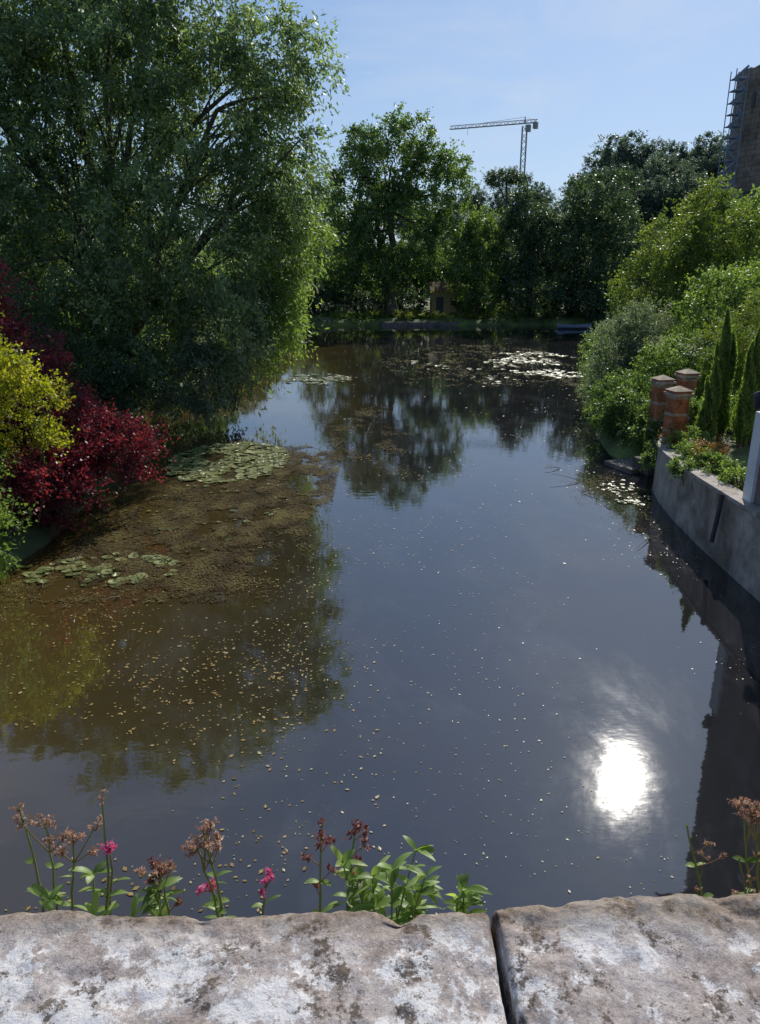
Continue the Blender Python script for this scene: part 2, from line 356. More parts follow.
# ------------------------------------------------------------------ far trees
tree('poplar_tree',(1.5,90,1.0),15,0.6,
 [(1.4,90,17.4,4.4,4,3.8),(-3.2,90,13.5,3.6,4,3.8),(5.8,90,14,4.0,4,3.8),(1,89,11,5,4,4),(-4.8,89,8,3.6,3.6,3),(6.6,89,8,3.4,3.6,3.2),(0,88.5,6.4,3.6,3,2.6),(3.6,90,19.4,2.4,2.5,1.9),(-1.8,90,18.8,2.2,2.4,1.9),(7.6,90,17,1.8,2,1.8)],
 720,1.5,8,11,0.36,0.19,L_MID,41,droop=0.3,inner=0.5,tshift=-0.1)
tree('riverside_tree',(11.5,90,1.0),7,0.35,[(11.3,90,9.4,2.6,3,2.8),(10.6,89.5,6.0,2.6,3,3.0),(12.5,89.5,3.6,2.8,3,2.4)],260,1.2,8,10,0.33,0.18,L_MID,42,tshift=0.05)
tree('riverside_tree',(17.5,90,1.0),9,0.4,[(17.0,89.5,12,2.8,3,2.8),(15.8,89.5,8.5,3.2,3,3.6),(19.2,90,9.0,3.0,3,3.6),(17.5,88.7,4.0,3.8,3,3.0)],380,1.3,8,10,0.33,0.18,L_DARK,43)
tree('riverside_tree',(24.5,90,1.0),9,0.4,[(24.5,89.5,13.4,3.2,3,3.2),(23.0,89,8.5,3.4,3,4.0),(26.8,90,9.5,3.4,3,3.4),(24.5,88.8,4.0,4.2,3,3.0)],420,1.3,8,10,0.33,0.18,L_DARK,44,tshift=0.1)

def template(seed,leafm,n=150):
    lobes=[(0,0,8.2,3.0,3.0,2.8),(-2.4,0.5,6.2,2.4,2.4,2.4),(2.3,-0.6,6.4,2.5,2.4,2.3),(0,1.5,4.5,3.2,3,2.2),(0.5,-1.8,5,2.8,2.4,2.4)]
    rg=np.random.default_rng(seed)
    lobes=[tuple(np.array(l)+np.concatenate([rg.normal(size=3)*0.5,rg.normal(size=3)*0.25])) for l in lobes]
    ob=tree('distant_trees_part',(0,0,0),6.5,0.35,lobes,n,1.25,8,10,0.36,0.2,leafm,seed,sub=3)
    return ob
tmpl=[template(60,L_FAR,200),template(61,L_FAR,200),template(62,L_MID),template(63,L_DARK)]
par=empty('distant_trees')
rng=random.Random(5)
def inst(k,x,y,s,sz=1.0,z=None):
    ob=bpy.data.objects.new('crown',tmpl[k].data); scene.collection.objects.link(ob)
    zz=float(hgt(np.array([x]),np.array([y]))[0]) if z is None else z
    ob.location=(x,y,zz-0.3); ob.rotation_euler=(0,0,rng.uniform(0,6.28)); ob.scale=(s,s,s*sz); ob.parent=par
for x in np.arange(-30,42,5.5):
    inst(rng.choice([0,1]),x+rng.uniform(-2,2),150+rng.uniform(-8,12),rng.uniform(0.6,0.85))
for x in np.arange(43,110,4.0): inst(rng.choice([0,1]),x,150+rng.uniform(-4,4),rng.uniform(0.9,1.15)*(0.85 if x>62 else 1))
for x in np.arange(36,110,3.6): inst(rng.choice([0,1]),x+rng.uniform(-1,1),141+rng.uniform(-3,3),rng.uniform(0.8,0.95))
for x in np.arange(30,110,3.8): inst(rng.choice([0,1]),x+rng.uniform(-1,1),131+rng.uniform(-3,3),rng.uniform(0.75,0.95))
for x in np.arange(-30,100,5.0):
    inst(rng.choice([0,1,2]),x+rng.uniform(-2,2),120+rng.uniform(-6,8),rng.uniform(0.6,0.8))
for x in np.arange(-34,60,4.5):
    inst(rng.choice([2,3,3]),x+rng.uniform(-1.5,1.5),101+rng.uniform(-4,5),rng.uniform(0.65,0.9))
for x in np.arange(29,60,5.0): inst(rng.choice([2,3]),x,94+rng.uniform(-2,2),rng.uniform(0.7,0.85))
for y in np.arange(38,84,5.5):
    inst(rng.choice([2,3]),-13.5+rng.uniform(-1.5,0.5),y,rng.uniform(0.55,0.75))
    inst(rng.choice([2,3]),-19+rng.uniform(-2,2),y+2,rng.uniform(0.7,0.9))
for x in np.arange(-30,-12,4.5): inst(3,x,36+rng.uniform(-3,3),0.7)
for t in tmpl:
    t.location=(rng.uniform(-60,-40),125,8); t.parent=par; t.name='crown'
hz=float(hgt(np.array([22.5]),np.array([150.]))[0])
tree('umbrella_pine',(22.5,143,hz-1.5),9,0.35,[(22.5,143,hz+8.6,3.6,3.2,0.9),(20.5,143,hz+7.6,1.8,2,0.6),(25,143,hz+7.8,1.8,2,0.6)],150,0.9,8,10,0.3,0.12,L_DARK,71,inner=0.2)
# low far-bank plants, yellow-lime leaf colour stands in for sunlit lawn
bush('sunlit_lawn_plants',[(x,89.2+0.8*math.sin(x*1.7),0.95,0.9,0.7,0.3) for x in np.arange(-6,13,1.15)],260,0.5,8,9,0.2,0.07,L_YEL,102,stems=0)

# ------------------------------------------------------------------ right bank vegetation
bush('silver_willow_bush',[(10.9,33.5,2.6,1.3,1.3,1.6),(10.7,33.2,1.4,1.4,1.3,1.0),(11.8,34,3.4,1.1,1.1,1.1)],260,0.5,9,12,0.13,0.045,L_GREY,81,droop=-0.2)
bush('riverside_shrub',[(8.6,25.6,1.1,0.95,1.0,0.8),(9.2,27.5,1.4,1.2,1.2,1.0),(8.9,24.2,0.9,0.7,0.7,0.5)],230,0.45,9,11,0.11,0.055,L_MID,82,tshift=-0.15)
bush('riverside_shrub',[(11.6,29,2.0,1.5,1.5,1.5),(13.6,31.5,2.6,1.6,1.6,1.7)],220,0.55,9,11,0.13,0.07,L_LIME,83,tshift=-0.15)
tree('robinia_tree',(16.5,43,1.5),5.5,0.2,[(16.2,43,7.4,2.2,2.2,1.7),(18.6,43.5,7.9,2.2,2.2,1.6),(14.7,42,5.2,1.9,1.9,1.7),(17.5,42,5.4,2.2,2,1.9),(20.5,43,6.2,2,2,1.8),(18.0,44,9.7,1.0,1.2,0.8)],
 400,0.9,9,11,0.19,0.085,L_YEL,84,droop=0.4,tshift=-0.28)
tree('walnut_tree',(15.6,33,1.5),4,0.16,[(14.9,33,4.8,1.6,1.6,1.2),(16.8,33.3,5.1,1.6,1.6,1.4),(15.6,32.2,3.5,1.8,1.6,1.4),(18.2,33,4.4,1.5,1.5,1.4)],300,0.7,9,11,0.15,0.075,L_LIME,85,droop=0.3)
tree('plane_tree',(22.5,50,2.5),6,0.25,[(22,50,8.4,2.3,2.4,1.7),(24.5,50,9.0,2.2,2.2,1.6),(20.5,49.5,6.5,2.0,2,2),(25.5,49.5,7.0,2.4,2.3,2.0)],320,1.0,9,10,0.22,0.12,L_MID,86,tshift=0.12)
bush('bamboo_clump',[(13.6,26.5,3.3,0.9,0.9,1.9),(12.4,27.3,3.0,0.8,0.8,1.5),(14.8,27,3.6,0.9,0.9,1.8)],260,0.6,9,11,0.17,0.028,L_YEL,87,droop=0.5,tshift=-0.2)
bush('garden_shrub',[(9.6,22.9,1.7,0.5,0.5,0.45),(10.8,22.3,1.8,0.8,0.6,0.6),(11.8,21.6,2.1,0.7,0.6,0.8)],140,0.35,8,11,0.09,0.05,L_MID,88,z0=1.2)
bush('trailing_garden_plant',[(8.15,18.6,1.5,0.45,0.7,0.3),(7.95,17.2,1.55,0.4,0.6,0.28),(8.5,19.8,1.5,0.5,0.6,0.32),(8.05,16.0,1.6,0.35,0.6,0.26)],150,0.26,8,11,0.07,0.035,L_LIME,89,z0=1.3,droop=0.6)
bush('ivy',[(7.5,17.6,1.35,0.12,0.8,0.18),(8.0,21.0,1.0,0.25,0.4,0.4)],55,0.2,8,9,0.06,0.045,L_MID,92,z0=1.3,droop=0.8)
L_ORG=leaf_mat('orange_flowers',(0.12,0.06,0.02),(0.25,0.12,0.03),(0.4,0.22,0.08),0.3)
bush('flowering_shrub',[(8.35,20.4,1.6,0.3,0.35,0.25),(8.1,17.8,1.8,0.35,0.5,0.22)],50,0.2,8,9,0.045,0.03,L_ORG,90,z0=1.3)

def cypress(name,spires,z0,seed):
    rng=np.random.default_rng(seed); mb=MB()
    for (x,y,h,r) in spires:
        mb.tube([(x,y,z0-0.3),(x,y,z0+h*0.5),(x,y,z0+h*0.92)],[0.06,0.04,0.008],8,0)
        n=int(8000*r*h)
        u=rng.uniform(0,1,n)**0.8
        prof=(np.clip(u*6,0.35,1))*(1-u**2.2)**0.75
        a=rng.uniform(0,6.28,n)
        lump=0.75+0.28*np.sin(a*3+u*11+seed)*np.sin(u*17+a)+rng.normal(size=n)*0.17
        rr=r*prof*lump*np.sqrt(rng.uniform(0.25,1,n))
        wob=0.05*np.sin(u*9+seed)
        P=np.stack([x+wob+rr*np.cos(a),y+rr*np.sin(a),z0+0.1+u*h+rng.normal(size=n)*0.05],-1)
        U=unit(np.stack([np.cos(a)*0.35,np.sin(a)*0.35,np.ones(n)],-1)+rng.normal(size=(n,3))*0.35)
        leaf_quads(mb,P,U,0.15,0.035,rng,1,np.clip(0.5+0.3*np.sin(a*3+u*11+seed)+rng.normal(size=n)*0.18,0,1))
    return mb.build(name,[BARK,L_CYP])
cypress('italian_cypress',[(9.70,21.3,3.5,0.30),(9.98,21.4,2.9,0.26),(9.5,21.2,2.6,0.22)],1.3,1)
cypress('italian_cypress',[(9.35,20.7,2.2,0.22),(9.2,20.8,1.7,0.18)],1.3,2)
cypress('italian_cypress',[(10.15,20.5,2.7,0.26),(10.35,20.6,3.1,0.26)],1.3,3)
cypress('italian_cypress',[(10.65,20.9,3.3,0.29),(10.9,21.0,2.9,0.28)],1.3,4)
cypress('italian_cypress',[(11.3,21.6,3.4,0.33)],1.3,5)

def undergrowth():
    rng=np.random.default_rng(99); mb=MB()
    segs=list(range(5,11))+list(range(14,26))
    lobes=[]
    for si in segs:
        a=RIV[si];b=RIV[(si+1)%len(RIV)]; L=np.linalg.norm(b-a); n=max(1,int(L/1.5))
        nrm=np.array([b[1]-a[1],-(b[0]-a[0])])/L
        for k in range(n):
            p=a+(b-a)*(k+rng.uniform())/n+nrm*rng.uniform(0.3,1.6)
            r=rng.uniform(0.5,1.1)*(1.0 if p[1]<40 else 1.25)
            if abs(p[0]-5)<3.5 and p[1]>80: r*=0.4
            lobes.append((p[0],p[1],0.35+r*0.4,r,r,r*0.8))
    foliage(mb,lobes,1500,0.5,8,9,0.17,0.07,rng,0,0.2,0.4,0,0.05)
    rng2=np.random.default_rng(98)
    near=[l for l in lobes if l[1]<36]
    foliage(mb,near,500,0.4,8,10,0.11,0.05,rng2,1,0.2,0.4,0,0.05)
    return mb.build('riverbank_undergrowth',[L_MID,L_DARK])
undergrowth()
bush('hedge',[(x,92.5+math.sin(x)*1.2,2.0,2.2,1.6,1.9) for x in np.arange(-12,30,2.6) if not 5<x<9.5],620,1.0,8,9,0.3,0.16,L_DARK,101)

# ------------------------------------------------------------------ masonry
def stone_mat(name,c1,c2,c3,scale=4,bw=0.6,bh=0.25,mortar=(0.12,0.11,0.10),blocks=True):
    m,nt,nd,lk=newmat(name)
    f=noise(nt,scale,9,0.7,0.4); c=ramp(nt,[(0.3,c1),(0.5,c2),(0.72,c3)],f)
    stain=ramp(nt,[(0.35,(0.45,0.42,0.38)),(0.6,(1,1,1))],noise(nt,scale*0.25,6,0.65,1.0))
    c=mixc(nt,1.0,c,stain,'MULTIPLY')
    p=N(nt,'ShaderNodeBsdfPrincipled',Roughness=0.9)
    b=N(nt,'ShaderNodeBump',Strength=0.6,Distance=0.02)
    if blocks:
        tc=N(nt,'ShaderNodeTexCoord')
        sep=N(nt,'ShaderNodeSeparateXYZ'); lk.new(tc.outputs['Object'],sep.inputs[0])
        ad=N(nt,'ShaderNodeMath',operation='ADD'); lk.new(sep.outputs[0],ad.inputs[0]); lk.new(sep.outputs[1],ad.inputs[1])
        cb=N(nt,'ShaderNodeCombineXYZ'); lk.new(ad.outputs[0],cb.inputs[0]); lk.new(sep.outputs[2],cb.inputs[1])
        br=N(nt,'ShaderNodeTexBrick',Scale=1.0); br.inputs['Brick Width'].default_value=bw; br.inputs['Row Height'].default_value=bh
        br.inputs['Mortar Size'].default_value=0.04*bh; br.inputs['Color1'].default_value=(1,1,1,1); br.inputs['Color2'].default_value=(0.7,0.7,0.7,1); br.inputs['Mortar'].default_value=(*mortar,1)
        lk.new(cb.outputs[0],br.inputs['Vector'])
        c=mixc(nt,0.8,c,br.outputs['Color'],'MULTIPLY')
    lk.new(c,p.inputs['Base Color']); lk.new(noise(nt,scale*5,8,0.7),b.inputs['Height']); lk.new(b.outputs[0],p.inputs['Normal'])
    o=N(nt,'ShaderNodeOutputMaterial'); lk.new(p.outputs[0],o.inputs[0]); return m
M_CONC=stone_mat('old_render_wall',(0.24,0.20,0.165),(0.42,0.375,0.32),(0.55,0.50,0.44),2.2,blocks=False)
M_CONC2=stone_mat('wall_coping',(0.24,0.21,0.18),(0.40,0.36,0.32),(0.5,0.47,0.42),5,blocks=False)
M_TOWER=stone_mat('tower_stone',(0.18,0.14,0.115),(0.28,0.225,0.185),(0.37,0.30,0.25),0.5,bw=1.4,bh=0.7)
M_BRIDGE=stone_mat('bridge_stone',(0.12,0.10,0.085),(0.2,0.18,0.16),(0.3,0.27,0.25),3,bw=0.5,bh=0.28)
M_BRICK=stone_mat('red_brick',(0.42,0.13,0.06),(0.58,0.22,0.10),(0.66,0.30,0.16),9,bw=0.22,bh=0.075,mortar=(0.6,0.5,0.4))
M_BUFF=stone_mat('buff_stone',(0.36,0.28,0.2),(0.5,0.42,0.31),(0.6,0.53,0.42),9,blocks=False)
M_PLAST=stone_mat('house_plaster',(0.20,0.17,0.15),(0.28,0.24,0.22),(0.34,0.30,0.28),1.5,blocks=False)
M_WHITE=rough_mat('white_paint',[(0.3,(0.66,0.66,0.66)),(0.7,(0.82,0.82,0.82))],scale=3,bump=0.1)
M_OCHRE=rough_mat('ochre_plaster',[(0.3,(0.40,0.30,0.13)),(0.7,(0.52,0.40,0.2))],scale=2,bump=0.2)
M_WOOD=rough_mat('weathered_wood',[(0.3,(0.18,0.14,0.07)),(0.7,(0.34,0.27,0.14))],scale=5,bump=0.3)
M_TILE=rough_mat('roof_tile',[(0.3,(0.16,0.07,0.045)),(0.7,(0.28,0.14,0.09))],scale=6,bump=0.6)
M_SLATE=rough_mat('dark_metal',[(0.3,(0.03,0.03,0.035)),(0.7,(0.06,0.06,0.065))],scale=6,bump=0.2,rough=0.5)
M_GLASS=rough_mat('window_glass',[(0.3,(0.02,0.025,0.03)),(0.7,(0.03,0.035,0.04))],scale=1,bump=0.02,rough=0.08)

WL=np.array([(7.25,8.5),(7.25,12),(7.27,14),(7.32,16),(7.42,17.6),(7.6,19.2),(7.85,20.4),(8.2,21.3),(8.75,22.0),(9.5,22.4)])
WT=np.array([1.62,1.6,1.56,1.5,1.44,1.38,1.32,1.28,1.26,1.25])
def smooth_line(P,n=48):
    t=np.linspace(0,len(P)-1,n); k=np.arange(len(P))
    return np.stack([np.interp(t,k,P[:,c]) for c in range(P.shape[1])],-1)
W3=smooth_line(np.column_stack([WL,WT]),60)
for _ in range(3): W3[1:-1]=(W3[:-2]+2*W3[1:-1]+W3[2:])/4
d=np.gradient(W3[:,:2],axis=0); d/=np.linalg.norm(d,axis=1)[:,None]; nr=np.stack([d[:,1],-d[:,0]],-1)
def sweep(mb,prof,mat):
    rings=[]
    for (off,zf) in prof:
        p=W3[:,:2]+nr*off
        z=zf(W3[:,2]); rings.append(np.column_stack([p,z]))
    R=np.stack(rings,1); n,k=R.shape[:2]
    i=np.arange(n-1)[:,None]*k; j=np.arange(k)[None,:]; j2=(j+1)%k
    mb.add(R.reshape(-1,3),np.stack([i+j,i+k+j,i+k+j2,i+j2],-1).reshape(-1,4),mat)
    mb.add(R[-1],[list(range(k))],mat); mb.add(R[0],[list(range(k))[::-1]],mat)
mb=MB()
sweep(mb,[(-0.06,lambda z:z*0-1.2),(0.0,lambda z:z-0.1),(0.36,lambda z:z-0.1),(0.36,lambda z:z*0-1.2)],0)
sweep(mb,[(-0.03,lambda z:z-0.097),(-0.03,lambda z:z),(0.41,lambda z:z+0.01),(0.41,lambda z:z-0.097)],1)
mb.tube([(7.2,14.9,1.5),(7.17,14.9,1.0),(7.12,14.9,0.45)],[0.05,0.05,0.05],10,2)
mb.build('river_retaining_wall',[M_CONC,M_CONC2,M_SLATE],bevel=0.01)
mb=MB(); mb.box((8.0,22.9,-0.05),(1.1,1.3,0.4),0.4,0); mb.box((8.4,22.4,0.2),(0.7,0.7,0.5),0.4,0)
mb.build('landing_steps',[M_BRIDGE],bevel=0.03)
mb=MB()
tp=[(p[0],p[1]) for p in (W3[:,:2]+nr*0.37)]
tp=tp+[(20,25),(24,20),(24,8.6)]
n=len(tp); top=[(x,y,1.22) for x,y in tp]; bot=[(x,y,-1) for x,y in tp]
mb.add(top+bot,[list(range(n))[::-1]])
mb.add(top+bot,[[k,(k+1)%n,n+(k+1)%n,n+k] for k in range(n)])
mb.build('garden_terrace_ground',[GROUND])

def pillar(x,y,z,h=1.45,w=0.46):
    mb=MB()
    mb.box((x,y,z+0.06),(w+0.1,w+0.1,0.12),0.2,1)
    n=5; hh=(h-0.32)/n
    for k in range(n):
        mb.box((x,y,z+0.12+hh*(k+0.32)),(w,w,hh*0.64),0.2,0)
        mb.box((x,y,z+0.12+hh*(k+0.82)),(w+0.012,w+0.012,hh*0.355),0.2,1 if k%2==0 else 0)
    mb.box((x,y,z+h-0.16),(w+0.16,w+0.16,0.08),0.2,1)
    mb.box((x,y,z+h-0.085),(w+0.06,w+0.06,0.07),0.2,0)
    a=(w+0.12)/2; zz=z+h-0.05
    c,s=math.cos(0.2),math.sin(0.2)
    P=[(x+px*c-py*s,y+px*s+py*c,zz) for px,py in((-a,-a),(a,-a),(a,a),(-a,a))]+[(x,y,zz+0.13)]
    mb.add(P,[[0,1,4],[1,2,4],[2,3,4],[3,0,4]],1)
    return mb.build('brick_gate_pillar',[M_BRICK,M_BUFF],bevel=0.008)
pillar(8.62,21.35,1.22,1.55); pillar(9.2,24.2,0.95,1.75); pillar(10.15,24.6,0.95,1.9)

# house on the right, standing over the water
house=empty('stone_house')
mb=MB()
mb.box((12.0,9.0,5.3),(9.0,11.0,7.9),0,0)
mb.box((7.485,14.35,2.35),(0.10,0.34,2.0),0,1)
mb.box((12.0,9.0,0.2),(8.9,10.9,2.6),0,0)
mb.build('walls',[M_PLAST,M_WHITE],house)
mb=MB(); e=0.45; x0,x1,y0,y1,z=7.5-e,16.5+e,3.5-e,14.5+e,9.25
RV=[(x0,y0,z),(x1,y0,z),(x1,y1,z),(x0,y1,z),(12,y0+4.5,z+2.2),(12,y1-4.5,z+2.2)]
mb.add(RV,[[0,1,4],[2,3,5]],0); mb.add(RV,[[1,2,5,4],[3,0,4,5],[3,2,1,0]],0)
mb.build('roof',[M_TILE],house)
mb=MB()
for yy in (5.5,8.5,11.5):
    for zz in (3.2,6.6):
        mb.box((7.49,yy,zz),(0.06,0.95,1.5),0,0)
        mb.box((7.47,yy,zz),(0.08,0.06,1.5),0,1); mb.box((7.46,yy,zz+0.8),(0.14,1.2,0.12),0,1); mb.box((7.44,yy,zz-0.82),(0.2,1.2,0.1),0,1)
        for sd in (-1,1): mb.box((7.46,yy+sd*0.75,zz),(0.05,0.45,1.5),0,2)
mb.build('windows',[M_GLASS,M_WHITE,M_SLATE],house)
mb=MB()
mb.tube([(7.5,14.25,3.75),(7.42,14.3,3.85),(7.33,14.3,3.75)],[0.015]*3,6,0)
mb.tube([(7.33,14.3,3.78),(7.33,14.3,3.72),(7.33,14.3,3.68),(7.33,14.3,3.45),(7.33,14.3,3.42)],[0.02,0.11,0.10,0.06,0.02],6,0)
mb.build('wall_lantern',[M_SLATE],house)

# ------------------------------------------------------------------ castle tower + scaffold
tw=empty('castle_tower')
cx,cy,R=61.7,121.0,9.3
def ring_wall():
    mb=MB(); n=96; zs=[0,4,9,20,28,31.5,None]
    th=np.linspace(0,2*math.pi,n,endpoint=False)
    topz=np.array([33.2+0.5*mnoise.noise(Vector((math.cos(t)*3,math.sin(t)*3,1.0)))+(0.35 if math.sin(t*14)>0.3 else 0) for t in th])
    rings=[]
    for q,z in enumerate(zs):
        r={0:10.4,1:9.9}.get(q,R)
        rings.append(np.stack([cx+r*np.cos(th),cy+r*np.sin(th),(topz if z is None else np.full(n,float(z)))],-1))
    rings.append(np.stack([cx+(R-2)*np.cos(th),cy+(R-2)*np.sin(th),topz],-1))
    rings.append(np.stack([cx+(R-2)*np.cos(th),cy+(R-2)*np.sin(th),np.full(n,28.)],-1))
    Rr=np.array(rings); m=len(rings)
    i=np.arange(m-1)[:,None]*n; j=np.arange(n)[None,:]; j2=(j+1)%n
    mb.add(Rr.reshape(-1,3),np.stack([i+j,i+j2,i+n+j2,i+n+j],-1).reshape(-1,4),0)
    mb.add(rings[-1],[list(range(n))])
    mb.build('keep',[M_TOWER],tw)
ring_wall()
mb=MB()
for a,z in((3.6,16),(3.9,22),(4.3,27),(4.0,12),(3.5,29)):
    mb.box((cx+R*math.cos(a),cy+R*math.sin(a),z),(0.3,0.6,1.8),a,0)
mb.build('arrow_slits',[M_SLATE],tw)
M_SCAF=rough_mat('scaffold_metal',[(0.3,(0.12,0.16,0.24)),(0.7,(0.22,0.27,0.36))],scale=2,bump=0.05,rough=0.5)
mb=MB(); xs=(49.5,51.2);ys=(116.5,118.3)
for x in xs:
    for y in ys: mb.tube([(x,y,5),(x,y,32.6)],[0.07,0.07],6,0)
for k,z in enumerate(np.arange(6,32.6,1.5)):
    for y in ys: mb.tube([(xs[0],y,z),(xs[1],y,z)],[0.045,0.045],5,0)
    for x in xs: mb.tube([(x,ys[0],z),(x,ys[1],z)],[0.045,0.045],5,0)
    a,b=(xs if k%2 else xs[::-1])
    mb.tube([(a,ys[0]+0.3,z),(b,ys[0]+0.3,z+1.5)],[0.16,0.16],5,0)
    mb.box(((xs[0]+xs[1])/2,117.6,z),(1.6,1.4,0.12),0,0)
mb.build('scaffold_stair_tower',[M_SCAF])

# ------------------------------------------------------------------ crane
M_CRANE=rough_mat('crane_paint',[(0.3,(0.22,0.22,0.22)),(0.7,(0.30,0.29,0.28))],scale=1,bump=0.0,rough=0.5)
cr=empty('tower_crane')
def lattice(p0,p1,w,name,tri=False,r=0.11):
    p0=np.array(p0,float);p1=np.array(p1,float); L=np.linalg.norm(p1-p0); d=(p1-p0)/L
    ref=np.array([0,0,1.]) if abs(d[2])<0.9 else np.array([1.,0,0])
    a=np.cross(d,ref);a/=np.linalg.norm(a); b=np.cross(a,d)
    if tri: off=[a*w/2,-a*w/2,b*w]
    else: off=[a*w/2+b*w/2,-a*w/2+b*w/2,-a*w/2-b*w/2,a*w/2-b*w/2]
    mb=MB()
    for o in off: mb.tube([p0+o,p1+o],[r,r],5,0)
    n=int(L/(w*1.2)); k=len(off)
    for i in range(n):
        for j in range(k):
            s=p0+d*L*i/n; e=p0+d*L*(i+1)/n
            A,B=(off[j],off[(j+1)%k]) if i%2 else (off[(j+1)%k],off[j])
            mb.tube([s+A,e+B],[r*0.6,r*0.6],4,0)
    return mb.build(name,[M_CRANE],cr)
gz=float(hgt(np.array([35.2]),np.array([200.]))[0])
lattice((35.2,200,gz),(35.2,200,39.3),1.1,'mast',r=0.10)
lattice((35.2,200,39.9),(17.7,208,39.9),0.75,'jib',True,r=0.085)
lattice((35.2,200,39.9),(38.0,198.8,39.9),0.7,'counter_jib',True,r=0.085)
mb=MB(); mb.box((35.9,199.2,38.7),(1.1,1.2,1.5),-0.43,0); mb.box((37.6,199.0,39.3),(1.0,1.4,1.4),-0.43,0)
mb.tube([(35.2,200,40),(35.2,200,41.4)],[0.25,0.08],6,0)
mb.tube([(35.2,200,41.3),(24,205.1,40.6)],[0.04,0.04],4,0); mb.tube([(35.2,200,41.3),(37.8,198.9,40.3)],[0.04,0.04],4,0)
mb.tube([(22,206,39.8),(22,206,38.2)],[0.04,0.04],4,0)
mb.build('cab_and_counterweight',[M_CRANE],cr)

# ------------------------------------------------------------------ far bank details
oh=empty('ochre_boathouse')
mb=MB(); mb.box((8.0,94,2.2),(3.6,3.0,3.0),0,0); mb.build('walls',[M_OCHRE],oh)
mb=MB(); HV=[(6.0,92.2,3.7),(10,92.2,3.7),(10,95.8,3.7),(6,95.8,3.7),(6,94,4.7),(10,94,4.7)]
mb.add(HV,[[0,1,5,4],[2,3,4,5],[3,2,1,0]]); mb.add(HV,[[0,4,3],[1,2,5]]); mb.build('roof',[M_TILE],oh)
mb=MB(); mb.box((7.2,92.49,2.0),(0.9,0.06,1.9),0,0); mb.box((8.9,92.49,2.4),(0.8,0.06,0.9),0,0); mb.build('openings',[M_SLATE],oh)
mb=MB(); mb.box((4.5,86.9,0.1),(9,0.5,0.6),0.02,0); mb.build('stone_quay',[M_BRIDGE],bevel=0.03)
mb=MB()
for x in np.arange(-5,1.5,0.9): mb.box((x,90.0,1.6),(0.12,0.1,1.4),0,0)
mb.box((-1.7,90.0,2.1),(7,0.08,0.1),0,0); mb.box((-1.7,90.0,1.5),(7,0.08,0.1),0,0)
mb.build('wooden_fence',[M_WOOD])
def boat(x,y):
    mb=MB(); n=14; rings=[]
    for i in range(n):
        t=i/(n-1); w=0.75*math.sin(math.pi*(0.12+0.82*t))**0.6*(1 if t<0.85 else (1-t)/0.15*0.9+0.1); sh=0.38+0.2*(2*t-1)**2
        X=x+(t-0.5)*3.6
        rings.append([(X,y-w,sh),(X,y-w*0.8,0.1),(X,y,-0.05),(X,y+w*0.8,0.1),(X,y+w,sh),(X,y+w*0.9,sh-0.03),(X,y+w*0.7,0.18),(X,y,0.08),(X,y-w*0.7,0.18),(X,y-w*0.9,sh-0.03)])
    R=np.array(rings); k=10; i=np.arange(n-1)[:,None]*k; j=np.arange(k)[None,:]; j2=(j+1)%k
    mb.add(R.reshape(-1,3),np.stack([i+j,i+k+j,i+k+j2,i+j2],-1).reshape(-1,4),0,0.5,True)
    for q in(-0.8,0.4): mb.box((x+q,y,0.3),(0.25,1.2,0.04),0,1)
    mb.build('rowing_boat',[rough_mat('grey_blue_boat_paint',[(0.3,(0.10,0.13,0.18)),(0.7,(0.15,0.18,0.24))],rough=0.6),M_BUFF])
boat(21,82)

